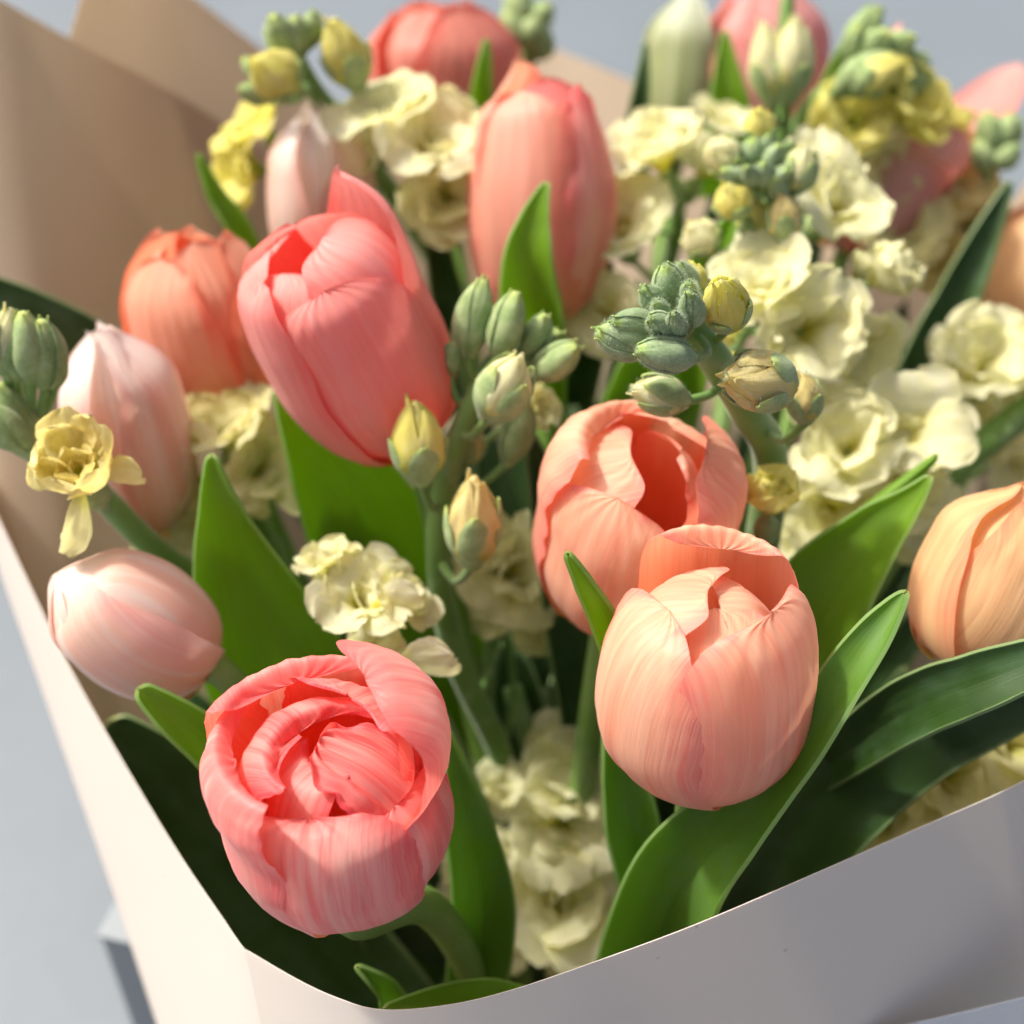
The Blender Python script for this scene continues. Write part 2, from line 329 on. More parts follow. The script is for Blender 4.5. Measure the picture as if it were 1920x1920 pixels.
def sprout(name, B, ax, th, L, wid, a0, a1, mat, parent, cup=.3, ruff=.1, seed=0, nu=10, nv=14, ws=None, solid=0, notch=0, off=0.0):
    "a small petal or sepal leaving B along the axis ax, bending from a0 to a1 degrees off it, in the direction th"
    e, g, a = frame_of(ax); rd = e * math.cos(th) + g * math.sin(th); tn = -e * math.sin(th) + g * math.cos(th)
    ws = ws or [(0, .2), (.2, .34), (.38, .74), (.55, .97), (.72, 1.0), (.86, .88), (.95, .62), (1, .34)]
    V = []; UVs = []; c = Vector(B) + rd * off; st = L / nv
    for j in range(nv + 1):
        s = j / nv; an = R(a0 + (a1 - a0) * s ** 1.3); d = rd * math.sin(an) + a * math.cos(an); nn = rd * math.cos(an) - a * math.sin(an)
        w = wid * lerp1(ws, s)
        for i in range(nu + 1):
            u = -1 + 2 * i / nu
            z = -cup * w * u * u + ruff * .35 * L * s * s * (noise.noise(Vector((u * 6 + seed, s * 5, 4.4)))) * (abs(u) + .3) + ruff * L * s * (noise.noise(Vector((u * 1.6 + seed, s * 2.4, seed * 2.1))) + .5 * abs(u) * noise.noise(Vector((u * 4 + seed, s * 8, 1.1))))
            x = w * u * (1 + .12 * noise.noise(Vector((seed, s * 9, u))))
            fwd = -notch * L * max(0, s - .6) * math.exp(-(u / .25) ** 2) - L * .05 * max(0, s - .8) * 5 * (noise.noise(Vector((u * 5, seed, 0))))
            V.append(c + tn * x + nn * z + d * fwd); UVs.append((.5 + u / 2, s))
        c = c + d * st
    return mesh(name, V, grid(nu, nv), mat, parent, UVs, solid=solid)
def wrapsepal(B, T, rad, prof, th, ha, s1, mat, parent, seed, name='sepal', bend=0.0, ruff=.02, flare=0.0, nu=12, nv=16):
    "a sepal or young petal lying on the bud, free at its rounded tip"
    e, g, a = frame_of(T - B); L = (T - B).length; V = []; UVs = []; bd = e * math.cos(seed) + g * math.sin(seed)
    for j in range(nv + 1):
        q = j / nv; s = q * s1; r = cr([(x,) for x in prof], min(s, 1))[0] * rad; w = ha * (math.sin(math.pi * min(1, .30 + .70 * q)) ** .55 if q < 1 else .12); w = max(w, ha * .12)
        r = max(r, rad * .30)
        for i in range(nu + 1):
            u = -1 + 2 * i / nu; an = th + u * w
            rr = r * (1.07 - .09 * u * u + flare * q ** 3 + ruff * noise.noise(Vector((u * 2 + seed, q * 4, th)))) + rad * .03
            V.append(B + a * L * s + bd * bend * L * math.sin(math.pi * min(s, 1)) + (e * math.cos(an) + g * math.sin(an)) * rr); UVs.append((.5 + u / 2, q))
    return mesh(name, V, grid(nu, nv), mat, parent, UVs, solid=.0004)
G_PROF = [.35, .62, .88, 1.0, 1.0, .95, .82, .6, .25]
E_PROF = [.3, .7, .95, 1.0, .96, .86, .68, .42, .12]
WS_SEP = [(0, .5), (.3, .85), (.6, 1), (.85, .8), (1, .25)]
class Stock:
    def __init__(s, label, path, r0=.0030, r1=.0018, leafy=False):
        s.pts = [P(*q) for q in path]; s.root = empty('stock_flower', s.pts[0], label, 'stock flower', 'cream stock stems in the bouquet')
        rads = [r0 + (r1 - r0) * k / (len(s.pts) - 1) for k in range(len(s.pts))]
        tube('stem', s.pts, rads, M_sstem, s.root, seg=14, n=40); s.k = 0; s.rng = random.Random(hash(label) % 999 if False else len(label) * 7 + len(path))
        s.samples = [Vector(cr([tuple(q) for q in s.pts], j / 60)) for j in range(61)]
    def pedicel(s, B, ax, r=.0010, up=.35):
        # joins the stem a little below (towards the foot) the bud
        best = min(range(61), key=lambda j: abs((s.samples[j] - B).length - .0) + max(0, (s.samples[j] - B).dot(ax)) * 1.2 + (0 if j < 60 else 0))
        A = s.samples[max(0, best - 3)]; d = (B - A).length
        mid = A.lerp(B, .55) + (ax * -.22 + Vector((0, 0, -.05))) * d
        return tube('pedicel', [A, mid, B], [r * 1.25, r, r * 1.1], M_sstem, s.root, seg=8, n=14)
    def bud(s, b, t, w, kind='g', ped=True, hair=0, mat=None):
        s.k += 1; B = P(*b); T = P(*t); ax = (T - B).normalized(); rad = w / 2 * b[2] / FPX; sd_ = s.k * 1.37 + len(s.pts); m = mat or M_bud; L = (T - B).length
        if ped: s.pedicel(B, ax)
        if kind == 'g':
            o = body('bud', B, T, rad * .93, G_PROF, m, s.root, lobes=4, lob=.10, seed=sd_, bend=.05, rough=.04, seg=32, n=24)
            for q in range(3): wrapsepal(B, T, rad, G_PROF, sd_ + q * 2.094, R(52), 1.03 + .04 * math.sin(sd_ * 3 + q), m, o, sd_, bend=.05)
        else:
            pm = CM['yellow' if kind in 'yo' else 'gold' if kind == 'w' else 'cream']; Ct = B.lerp(T, .06)
            o = body('bud', Ct, T, rad * .93, E_PROF, pm, s.root, lobes=5, lob=.08, rough=.22 if kind == 'w' else .10, seed=sd_, seg=36, n=26)
            for q in range(4):   # overlapping young petals
                wrapsepal(Ct, T, rad * 1.0, E_PROF, sd_ + .5 + q * 1.7, R(58), .97 + .1 * math.sin(q * 2 + sd_), pm, o, sd_ + q, name='petal', ruff=.22 if kind == 'w' else .12, flare=.14 if kind == 'o' else .02)
            for q in range(4): wrapsepal(B, T, rad * 1.05, G_PROF, sd_ + q * 1.571, R(44), {'h': .84, 'w': .70}.get(kind, .54) + .06 * math.sin(q * 5 + sd_), m, o, sd_, flare=.12)
        if hair:
            rng = random.Random(s.k); V = []; Fc = []; L = (T - B).length; e, g, a = frame_of(ax)
            for q in range(hair):
                t_ = rng.random(); an = rng.random() * 6.283; r = cr([(x,) for x in G_PROF], t_)[0] * rad * 1.05; nrm = (e * math.cos(an) + g * math.sin(an) + a * (t_ - .45) * .9).normalized()
                p = B + a * L * t_ + (e * math.cos(an) + g * math.sin(an)) * r
                if t_ > .93: p = T + nrm * rad * .1
                q2 = (nrm + Vector((rng.uniform(-.7, .7), rng.uniform(-.7, .7), rng.uniform(-.7, .7)))).normalized(); sdv = q2.cross(Vector((rng.random(), rng.random(), rng.random()))).normalized() * .00005
                k0 = len(V); V += [p - sdv, p + sdv, p + q2 * rng.uniform(.0005, .0013)]; Fc.append((k0, k0 + 1, k0 + 2))
            h = mesh('fuzz', V, Fc, M_hair, o, smooth=False); h['kind'] = 'stuff'
        return o
    def floret(s, c, r, face, kind='d', m='cream', ped=True, seed=None, tilt=1.0):
        "c pixel+depth of the heart, r radius in photo px, face = direction it looks (right, up, towards the camera)"
        s.k += 1; B = P(*c); ax = cv(*face).normalized(); rr = r * c[2] / FPX; sd_ = (seed or s.k * 2.3) + r * .1; pm = CM[m]; foot = B - ax * rr * .75
        if ped: s.pedicel(foot, ax)
        o = body('floret', foot, B + ax * rr * .02, rr * .24, [.45, .8, .9, 1, 1, .9, .7, .4, .15], M_bud, s.root, lobes=4, lob=.15, seed=sd_, seg=16, n=10)
        rings = {'d': [(4, 1.10, .66, 35, 106, .09), (3, .84, .60, 25, 70, .13), (2, .5, .42, 10, 36, .2)],
                 's': [(4, 1.1, .70, 25, 100, .09), (2, .46, .30, 15, 50, .16)],
                 'c': [(4, .95, .62, 62, -30, .06), (4, .88, .55, 48, -30, .08), (3, .8, .35, 20, -8, .14)],
                 'o': [(4, 1.05, .50, 66, -28, .10), (3, .62, .30, 36, -14, .12), (2, .4, .2, 10, 0, .1)],
                 'b': [(4, 1.1, .68, 25, 84, .12), (3, .95, .64, 18, 54, .16), (1, .5, .4, 8, 30, .2)]}[kind]
        rng = random.Random(int(sd_ * 100))
        for ri, (n, L, w, a0, a1, rf) in enumerate(rings):
            for q in range(n):
                th = 6.283 * (q + ri * .45) / n + sd_ + rng.uniform(-.2, .2)
                sprout('petal', B, ax, th, rr * L * rng.uniform(.85, 1.12), rr * w * rng.uniform(.8, 1.1), a0 + rng.uniform(-8, 8), a1 * tilt + rng.uniform(-24, 24), pm, o, cup=rng.uniform(-.3, .4) if kind not in 'co' else .6, ruff=rf * rng.uniform(.8, 1.9), seed=sd_ + q * 3.1 + ri * 11, nu=14, nv=18, notch=rng.choice([0, .1, .2]), off=rr * .05)
        return o
# ------------------------------------------------------------------ setting: ground and the pale stand seen blurred at lower left
def ground():
    s = NT('pale_blue_grey_ground'); o = s.obj(); n = s.noise(o, 3.0, 4, .55); f = s.noise(o, 90, 4, .6)
    c = s.mix(s.ramp(n, .3, .7), (.145, .175, .197), (.165, .197, .22)); c = s.mix(s.math('MULTIPLY', s.ramp(f, .4, .7), .15), c, (.125,.15,.17))
    m = s.surf(c, .5, normal=s.bump(f, .2, .001))
    L = 12; N = 8; V = [Vector((-L + 2 * L * i / N, -L + 2 * L * j / N, 0)) for j in range(N + 1) for i in range(N + 1)]
    o = mesh('ground', V, grid(N, N), m, smooth=False); o['kind'] = 'structure'; return o
ground()
def box(name, c, sz, mat, parent, rz=0, bev=.002):
    bm = bmesh.new(); bmesh.ops.create_cube(bm, size=1); q = Matrix.Rotation(rz, 3, 'Z')
    for v in bm.verts: v.co = q @ Vector((v.co.x * sz[0], v.co.y * sz[1], v.co.z * sz[2])) + c
    bmesh.ops.bevel(bm, geom=bm.edges[:], offset=bev, segments=2, profile=.6, affect='EDGES')
    V = [v.co.copy() for v in bm.verts]; bm.verts.index_update(); Fc = [tuple(v.index for v in f.verts) for f in bm.faces]; bm.free()
    return mesh(name, V, Fc, mat, parent, smooth=False)
def post():
    c = P(338, 1990, .5005); h = .088; root = empty('post', Vector((c.x, c.y, 0)), 'short pale grey post, blurred, behind the paper at the lower left', 'post')
    m = NT('pale_paint'); o = m.obj(); n = m.noise(o, 40, 4); m.surf(m.mix(n, (.24, .275, .295), (.26, .295, .315)), .6)
    box('shaft', Vector((c.x, c.y, h / 2)), (.022, .012, h), m.m, root, R(-14)); box('cap', Vector((c.x, c.y, h + .001)), (.023, .013, .002), m.m, root, R(-14), .0006)
post()
# ------------------------------------------------------------------ wrapping paper
KB = P(1100, 2650, .415)       # centre of the gathered neck of the wrap
def neck(ang, r=.083): return KB + Vector((math.sin(ang) * r, -math.cos(ang) * r, 0))
wrap = empty('paper_wrap', KB, 'pale blush paper wrapped in a cone round the whole bouquet', 'wrapping paper')
def ruled(name, rim, a0, a1, mat, nv=40, nu=90, sag=0.0, solid=.00022, curl=0.0, rN=.083, label=None, zoff=0):
    rp = [tuple(P(*q)) for q in rim]; V = []; UVs = []
    for j in range(nv + 1):
        s = j / nv
        for i in range(nu + 1):
            u = i / nu; t = Vector(cr(rp, u)); b = neck(a0 + (a1 - a0) * u, rN); m = b.lerp(t, s)
            out = (t - KB); out.z = 0; out.normalize()
            m += out * (sag * math.sin(math.pi * s) + curl * max(0, s - .85) ** 2 * 44 * .02 + .0015 * noise.noise(Vector((u * 5, s * 2, 3))) * s * (1 - s) * 4)
            V.append(m); UVs.append((u, s))
    return mesh(name, V, grid(nu, nv), mat, wrap, UVs, solid=solid, label=label)
front_rim = [(-165, 600, .408), (-105, 770, .395), (-35, 905, .378), (40, 1065, .364), (115, 1222, .349), (205, 1385, .333), (325, 1585, .310), (420, 1726, .292), (455, 1776, .2865), (470, 1786, .2845), (560, 1838, .276), (635, 1872, .270), (715, 1893, .265), (835, 1885, .262),
             (960, 1856, .262), (1130, 1798, .264), (1300, 1735, .268), (1500, 1650, .273), (1700, 1562, .279), (1920, 1464, .287), (2130, 1340, .300), (2270, 1180, .33)]
ruled('front_panel', front_rim, R(-98), R(96), M_paper, nu=150, sag=.006)
# back panels: two overlapping translucent sheets behind the flowers, a lower beige one and the right-hand sheet
def patch(name, A, B, mat, nu=60, nv=40, wav=.0, label=None, foot=None):
    a = [tuple(P(*q)) for q in A]; b = [tuple(P(*q)) for q in B]; V = []; UVs = []
    for j in range(nv + 1):
        for i in range(nu + 1):
            u = i / nu; s = j / nv; p = Vector(cr(a, u)).lerp(Vector(cr(b, u)), s) + Fv * (wav * math.sin(math.pi * s) * math.sin(math.pi * u) + .002 * noise.noise(Vector((u * 3, s * 3, 1))) * s * (1 - s) * 4)
            V.append(p); UVs.append((u, s))
    if foot:      # the sheet runs on down into the gathered neck
        for j in range(1, 25):
            for i in range(nu + 1):
                u = i / nu; V.append(Vector(cr(b, u)).lerp(neck(foot[0] + (foot[1] - foot[0]) * u, .084), j / 24)); UVs.append((u, 1))
        nv += 24
    return mesh(name, V, grid(nu, nv), mat, wrap, UVs, solid=.0003, label=label)
patch('back_panel', [(-175, 585, .410), (-230, 120, .408), (-210, -110, .408), (-20, -12, .415), (130, 72, .435), (300, 160, .465), (450, 250, .50), (620, 350, .525), (800, 480, .54)],
      [(-120, 660, .408), (-50, 830, .398), (20, 965, .392), (120, 1115, .395), (200, 1240, .402), (300, 1340, .412), (420, 1400, .43), (560, 1440, .445), (760, 1480, .46)], M_paperB, foot=(R(-50), R(-165)))
patch('back_panel', [(192, -135, .455), (152, -6, .452), (78, 256, .443), (4, 512, .428), (-60, 740, .415)],
      [(196, -134, .456), (370, 0, .495), (600, 178, .535), (820, 360, .56), (1000, 620, .57)], M_paperB)
ruled('back_panel', [(640, 330, .60), (760, 120, .605), (900, 40, .605), (1030, 88, .60), (1180, 150, .59), (1400, 250, .58), (1600, 380, .565)], R(-160), R(-225), M_paperB, sag=.012, rN=.085)
ruled('side_panel', [(1560, 420, .56), (1760, 470, .54), (1880, 395, .515), (2000, 280, .49), (2160, 460, .45), (2300, 800, .40), (2330, 1150, .34)], R(-205), R(-268), M_paperB, sag=.008, rN=.084)
# hem of a second sheet showing below the front panel at lower right
M_tissue = paper_mat('blue_tissue', (.56, .62, .68), (.66, .70, .74), .3, (.6, .66, .7))
def sheet_hem():
    V = []; UVs = []; nu, nv = 60, 10
    for j in range(nv + 1):
        for i in range(nu + 1):
            u = i / nu; s = j / nv; x = 1560 + 600 * u; y0 = 1948 - 78 * ((x - 1560) / 360) ** 1.15 * (1 if x > 1560 else 0)
            V.append(P(x, y0 + s * 260, .2975 + .010 * s + .0008 * math.sin(u * 50 + s * 3) * s)); UVs.append((u, s))
    return mesh('tissue_hem', V, grid(nu, nv), M_tissue, wrap, UVs, solid=.0004, label='blue-white tissue hem below the paper')
sheet_hem()
# ------------------------------------------------------------------ hero tulips
# A: open coral tulip at lower left
LO = [(0.02, 0), (.20, .02), (.37, .13), (.455, .31), (.465, .46)]
A, frA, HA = tulip('open coral pink tulip with ruffled centre at the lower left, nearest the paper rim', (656, 1664, .276), (578, 1300, .244), [
    dict(phi=-172, R0=.43, top=[(.46, .72), (.44, .86), (.37, .93), (.31, .87)], w=.46, cup=.95, frill=.04, ws=(.72, .5), jag=.03, m='coral'),
    dict(phi=-92, R0=.44, top=[(.47, .70), (.455, .82), (.39, .89), (.33, .82)], w=.50, cup=1.0, frill=.03, jag=.03, ws=(.68, .5)),
    dict(phi=-150, R0=.34, top=[(.33, .68), (.27, .80), (.17, .84), (.13, .78)], w=.50, cup=1.0, frill=.05, ws=(.75, .5), jag=.05, ridge=.006, m='flame'),
    dict(phi=130, R0=.36, top=[(.36, .70), (.31, .84), (.20, .90)], w=.44, cup=1.0, frill=.05, ws=(.7, .5), jag=.04, m='flame'),
    dict(phi=-55, R0=.27, top=[(.26, .60), (.18, .72), (.06, .74), (.02, .66)], w=.24, cup=1.1, frill=.03, ws=(.7, .5), m='flame'),
    dict(phi=56, R0=.36, top=[(.33, .62), (.20, .75), (.00, .82)], w=.22, cup=.6, frill=.07, ws=(.82, .5), jag=.14, keel=.05, ridge=.018, m='flame'),
    dict(phi=40, R0=.45, low=LO, top=[(.43, .60), (.36, .66)], w=.42, cup=1.0, frill=.03, jag=.05, ws=(.62, .5)),
    dict(phi=-22, R0=.455, low=LO, top=[(.44, .59), (.36, .67), (.27, .68)], w=.50, cup=1.02, frill=.02, jag=.04, ws=(.55, .7), ridge=.004),
    dict(phi=104, R0=.46, top=[(.52, .68), (.50, .88), (.34, 1.04), (.22, 1.06)], w=.52, cup=1.12, frill=.015, ws=(.5, .62), lean=-.03)],
    'coral', k=.88, stem=[(800, 1700, .305), (900, 1850, .36), (980, 2050, .44)], srad=.0042, seed=2)
# B: closed peach tulip right of centre
LB = [(0.02, 0), (.18, .018), (.35, .12), (.445, .29), (.46, .48)]
Bt, frB, HB = tulip('half-open peach tulip, front right, with a tall folded leaf beside it', (1305, 1450, .290), (1345, 1060, .256), [
    dict(phi=176, R0=.42, top=[(.41, .80), (.35, .98), (.27, 1.07), (.22, 1.0)], w=.42, cup=1.15, frill=.012, ws=(.58, .55)),
    dict(phi=-100, R0=.36, top=[(.32, .74), (.21, .90), (.02, .97)], w=.42, cup=1.05, frill=.01, ws=W_ROUND, m='peach'),
    dict(phi=112, R0=.35, top=[(.29, .72), (.17, .87), (.02, .91)], w=.32, cup=1.0, frill=.01, ws=W_ROUND),
    dict(phi=2, R0=.385, top=[(.33, .72), (.20, .86), (.03, .89)], w=.36, cup=.95, frill=.012, ws=W_ROUND),
    dict(phi=-56, R0=.46, low=LB, top=[(.425, .70), (.34, .86), (.20, .93)], w=.50, cup=1.1, frill=.012, jag=.02, over=.02, ws=(.48, .74)),
    dict(phi=56, R0=.465, low=LB, top=[(.435, .72), (.375, .90), (.27, 1.01)], w=.52, cup=1.1, frill=.012, ws=(.60, .5), roll=-.04, over=-.02, keel=0)],
    'peach', k=.865, stem=[(1285, 1640, .31), (1240, 1800, .35), (1150, 2000, .42)], srad=.0042, seed=5)
# C: peach tulip behind B
Ct, frC, HC = tulip('peach tulip with jagged cream-edged petals standing open behind the front right tulip', (1150, 1130, .332), (1225, 850, .296), [
    dict(phi=170, R0=.42, top=[(.42, .76), (.36, .94), (.22, 1.02)], w=.50, cup=1.0, frill=.03, jag=.05, ws=W_ROUND),
    dict(phi=128, R0=.31, top=[(.29, .72), (.24, .88), (.15, .98)], w=.42, cup=1.0, frill=.03, jag=.05, ws=W_ROUND),
    dict(phi=-70, R0=.40, top=[(.38, .76), (.29, .93), (.10, 1.0)], w=.46, cup=1.05, frill=.02, ws=W_ROUND),
    dict(phi=-112, R0=.455, top=[(.47, .76), (.44, .94), (.34, 1.04), (.27, .98)], w=.48, cup=1.1, frill=.04, ws=(.65, .5), jag=.02),
    dict(phi=-16, R0=.455, top=[(.46, .72), (.42, .87), (.33, .99)], w=.58, cup=1.08, frill=.02, jag=.05, ws=(.52, .8)),
    dict(phi=96, R0=.46, top=[(.47, .76), (.42, .98), (.22, 1.10)], w=.54, cup=1.1, frill=.02, jag=.04, ws=W_ROUND)],
    'peach', k=.98, srad=.004, seed=9)
# D: big rose tulip
D, frD, HD = tulip('large rose pink tulip leaning left at the centre left', (762, 830, .343), (550, 425, .302), [
    dict(phi=180, R0=0.346, top=[(0.339, .74), (0.286, .92), (0.170, 1.0)], w=0.389, cup=1.0, frill=.02, ws=W_ROUND),
    dict(phi=-120, R0=0.335, top=[(0.329, .74), (0.265, .92), (0.127, .98)], w=0.389, cup=1.0, frill=.02, ws=W_ROUND),
    dict(phi=-50, R0=0.335, top=[(0.318, .74), (0.265, .89), (0.159, .96)], w=0.259, cup=1.0, frill=.01, ws=(.6, .5)),
    dict(phi=45, R0=0.346, top=[(0.329, .76), (0.254, .92), (0.106, 1.0)], w=0.335, cup=1.0, frill=.01, ws=(.62, .5)),
    dict(phi=-88, R0=0.362, top=[(0.355, .74), (0.318, .90), (0.212, .96)], w=0.367, cup=1.1, frill=.01, ws=W_ROUND),
    dict(phi=112, R0=0.356, top=[(0.371, .76), (0.360, .98), (0.276, 1.14)], w=0.475, cup=.95, frill=.01, ws=(.5, .95), m='rose'),
    dict(phi=-4, R0=0.373, top=[(0.371, .70), (0.350, .82), (0.276, .90)], w=0.432, cup=1.12, frill=.006, ws=W_STD)],
    'rose', k=.9, srad=.004, seed=12)
E, frE, HE = tulip('orange peach tulip at the left, beside the big rose one', (430, 770, .392), (338, 425, .362), std(.40, .10, .05, w=.46, frill=.02, rot=-38, seed=3), 'orange', k=.93, seed=14)
F_, frF, HF = tulip('tall upright salmon tulip with a green leaf tip before it, top centre', (1015, 590, .405), (1012, 150, .385), [
    dict(phi=180, R0=0.319, top=[(.27, .78), (.18, 1.02)], w=0.374, cup=1.0, frill=.02, ws=W_ROUND),
    dict(phi=110, R0=0.308, top=[(.26, .76), (.12, .97)], w=0.330, cup=1.0, frill=.02),
    dict(phi=-110, R0=0.308, top=[(.26, .80), (.08, 1.08)], w=0.352, cup=1.0, frill=.03, ws=W_ROUND, m='peach'),
    dict(phi=20, R0=0.297, top=[(.24, .78), (.10, 1.0)], w=0.264, cup=1.0, frill=.03, ws=W_ROUND, m='coral'),
    dict(phi=62, R0=0.336, top=[(.29, .76), (.23, .90), (.18, .98)], w=0.330, cup=1.1, frill=.03, jag=.03, ws=W_POINT, over=-.02, m='coral'),
    dict(phi=-38, R0=0.341, top=[(.30, .76), (.25, .88), (.16, .95)], w=0.418, cup=1.1, frill=.01, over=.02, m='salmon')],
    'salmon', k=1.0, srad=.004, seed=17)
G_, _, _ = tulip('blurred red-orange tulip in the back row, top left of centre', (835, 290, .485), (822, 20, .465), std(.50, .16, .08, w=.56, rot=25, seed=8, frill=.01), 'redder', k=1.12, seed=21)
H_, _, _ = tulip('slim pale pink-white tulip bud peeking up behind the big rose tulip', (600, 500, .425), (592, 228, .405), std(.30, .05, .01, bud=True, w=.34, rot=-60, seed=9, ws=W_POINT), 'white', k=1.22, seed=24)
I_, _, _ = tulip('upright white and pink tulip bud behind the yellow bloom at the left', (288, 985, .365), (178, 612, .335), std(.26, .01, .0, bud=True, w=.29, rot=54, seed=2, frill=.005), 'white', seed=27)
J_, _, _ = tulip('white-pink striped tulip bud lying sideways against the left paper rim', (395, 1262, .312), (96, 1072, .296), [
    dict(phi=180, R0=0.378, top=[(0.310, .78), (0.162, .91), (.012, 1.0)], w=0.560, ws=(.38, .85), bud=True, cup=1.0), dict(phi=120, R0=0.361, top=[(0.292, .78), (0.153, .91), (.012, .98)], w=0.560, ws=(.38, .85), bud=True), dict(phi=-120, R0=0.370, top=[(0.292, .78), (0.153, .91), (.012, 1.0)], w=0.560, ws=(.38, .85), bud=True),
    dict(phi=66, R0=0.387, top=[(0.318, .78), (0.167, .91), (.012, 1.0)], w=0.560, ws=(.38, .85), bud=True, frill=.003), dict(phi=-60, R0=0.391, top=[(0.327, .78), (0.171, .91), (.012, 1.01)], w=0.560, ws=(.38, .85), bud=True, frill=.003, over=.02), dict(phi=178, R0=0.404, top=[(0.344, .78), (0.180, .91), (.012, 1.02)], w=0.560, ws=(.38, .85), bud=True, frill=.003, over=.03)],
    'white', k=.92, seed=30)
K_, _, _ = tulip('yellow-apricot tulip cut off by the right edge of the photo', (1782, 1262, .303), (1968, 880, .290), std(.40, .05, .02, w=.48, rot=38, seed=6, frill=.005), 'apricot', k=.86, seed=33, stem=[(1700, 1420, .37), (1450, 1750, .42), (1180, 2000, .45)])
L_, _, _ = tulip('wide open blurred dusky pink tulip at the back right with petals spread in a V', (1590, 470, .475), (1735, 130, .455), [
    dict(phi=180, R0=.34, top=[(.38, .74), (.36, 1.0)], w=.42), dict(phi=-70, R0=.34, top=[(.38, .74), (.36, .95), (.22, 1.16)], w=.36, ws=W_STD),
    dict(phi=132, R0=.36, top=[(.48, .74), (.56, .98), (.60, 1.22)], w=.42, ws=W_STD, cup=.8), dict(phi=40, R0=.34, top=[(.40, .6), (.42, .76)], w=.42, ws=W_STD)], 'rosy', seed=36)
M_, _, _ = tulip('blurred pink tulip at the top edge, behind the yellow twin buds', (1425, 290, .50), (1425, -25, .49), std(.40, .1, .05, w=.46, rot=30, seed=4), 'rosy', seed=39)
N_, _, _ = tulip('closed green-white tulip bud, blurred at the top edge', (1262, 300, .50), (1292, -20, .485), std(.23, .01, .0, bud=True, w=.3, rot=0, seed=5, frill=.0), 'green', seed=42)
O_, _, _ = tulip('blurred yellow-brown tulip at the right edge beside the pale paper fold', (1905, 640, .47), (1975, 380, .46), std(.40, .1, .0, w=.45, rot=0, seed=5), 'apricot', seed=45)
random.seed(77)
# ------------------------------------------------------------------ leaves (each belongs to its tulip)
leaf(J_, [(640, 1560, .40, 60, 0), (590, 1420, .372, 110, 0), (520, 1230, .345, 150, -8), (455, 1060, .325, 98, -18), (415, 930, .312, 42, -25), (397, 852, .306, 12, -25)], 'fresh', cup=.42, seed=1, wave=.03)
leaf(D, [(900, 1400, .43, 50, 0), (800, 1180, .40, 100, 5), (690, 1010, .375, 128, 10), (600, 860, .355, 92, 18), (545, 770, .345, 42, 25), (521, 702, .340, 10, 25)], 'fresh', cup=.35, seed=2)
leaf(F_, [(1010, 800, .40, 60, 0), (1000, 620, .365, 72, 0), (995, 500, .352, 62, -10), (1008, 410, .348, 36, -22), (1026, 342, .346, 8, -30)], 'fresh', cup=.60, seed=3)
leaf(A, [(640, 1640, .325, 50, 0), (500, 1500, .312, 62, 10), (400, 1410, .300, 60, 12), (320, 1345, .292, 46, 14), (258, 1292, .288, 20, 14)], 'fresh', cup=.62, seed=4)
leaf(Ct, [(1185, 1420, .312, 30, 0), (1168, 1260, .292, 36, -10), (1138, 1160, .277, 36, -20), (1100, 1090, .268, 26, -28), (1064, 1036, .263, 9, -30)], 'fresh', cup=.7, seed=5)
leaf(K_, [(1280, 1400, .37, 40, 30), (1460, 1120, .345, 46, 40), (1560, 1010, .335, 44, 50), (1660, 925, .328, 34, 55), (1756, 852, .322, 10, 60)], 'fresh', cup=.9, seed=6)
leaf(K_, [(1330, 1520, .36, 70, -10), (1470, 1290, .332, 130, -15), (1560, 1130, .320, 122, -20), (1650, 1010, .312, 74, -25), (1712, 940, .308, 34, -25), (1745, 893, .305, 8, -25)], 'fresh', cup=.55, seed=7)
leaf(Bt, [(1200, 1830, .335, 95, 0), (1285, 1660, .300, 118, -8), (1400, 1530, .278, 92, -18), (1500, 1420, .268, 64, -25), (1575, 1300, .263, 58, -25), (1645, 1190, .262, 42, -20), (1700, 1108, .262, 10, -15)], 'blue', cup=.60, seed=8)
leaf(Bt, [(1245, 1900, .36, 40, 0), (1215, 1700, .335, 52, 6), (1180, 1540, .322, 58, 12), (1160, 1400, .315, 44, 18), (1150, 1290, .312, 22, 20)], 'blue', cup=.45, seed=9)
leaf(F_, [(1230, 900, .43, 50, 5), (1270, 720, .39, 66, 0), (1300, 590, .375, 66, -12), (1340, 490, .366, 46, -20), (1384, 394, .360, 9, -25)], 'fresh', cup=.65, seed=10)
leaf(K_, [(1380, 1780, .37, 80, 0), (1500, 1540, .335, 120, 10), (1680, 1390, .318, 105, 15), (1900, 1290, .308, 80, 15), (2120, 1200, .30, 30, 15)], 'dark', cup=.35, seed=11)
leaf(K_, [(1540, 1445, .330, 40, 0), (1690, 1338, .294, 62, 0), (1850, 1275, .276, 60, -5), (2060, 1200, .266, 30, -5)], 'dark', cup=.4, seed=31)
leaf(O_, [(1650, 900, .45, 60, 0), (1730, 700, .44, 60, 8), (1790, 560, .435, 48, 14), (1850, 430, .43, 30, 18), (1895, 340, .428, 8, 18)], 'dark', cup=.5, seed=12)
leaf(E, [(520, 640, .42, 30, 0), (450, 450, .402, 36, 20), (400, 370, .397, 26, 30), (370, 290, .393, 7, 30)], 'fresh', cup=.8, seed=13)
leaf(I_, [(330, 800, .405, 60, 0), (190, 680, .395, 66, 20), (60, 590, .385, 48, 20), (-80, 510, .375, 14, 20)], 'dark', cup=.5, seed=14)
leaf(A, [(1050, 1930, .34, 60, 0), (930, 1880, .305, 44, 10), (830, 1878, .284, 32, 16), (720, 1892, .274, 8, 20)], 'fresh', cup=.5, seed=15)
leaf(A, [(900, 1950, .36, 40, 0), (760, 1900, .315, 44, 10), (715, 1850, .300, 28, 10), (668, 1812, .295, 6, 10)], 'blue', cup=.7, seed=16)
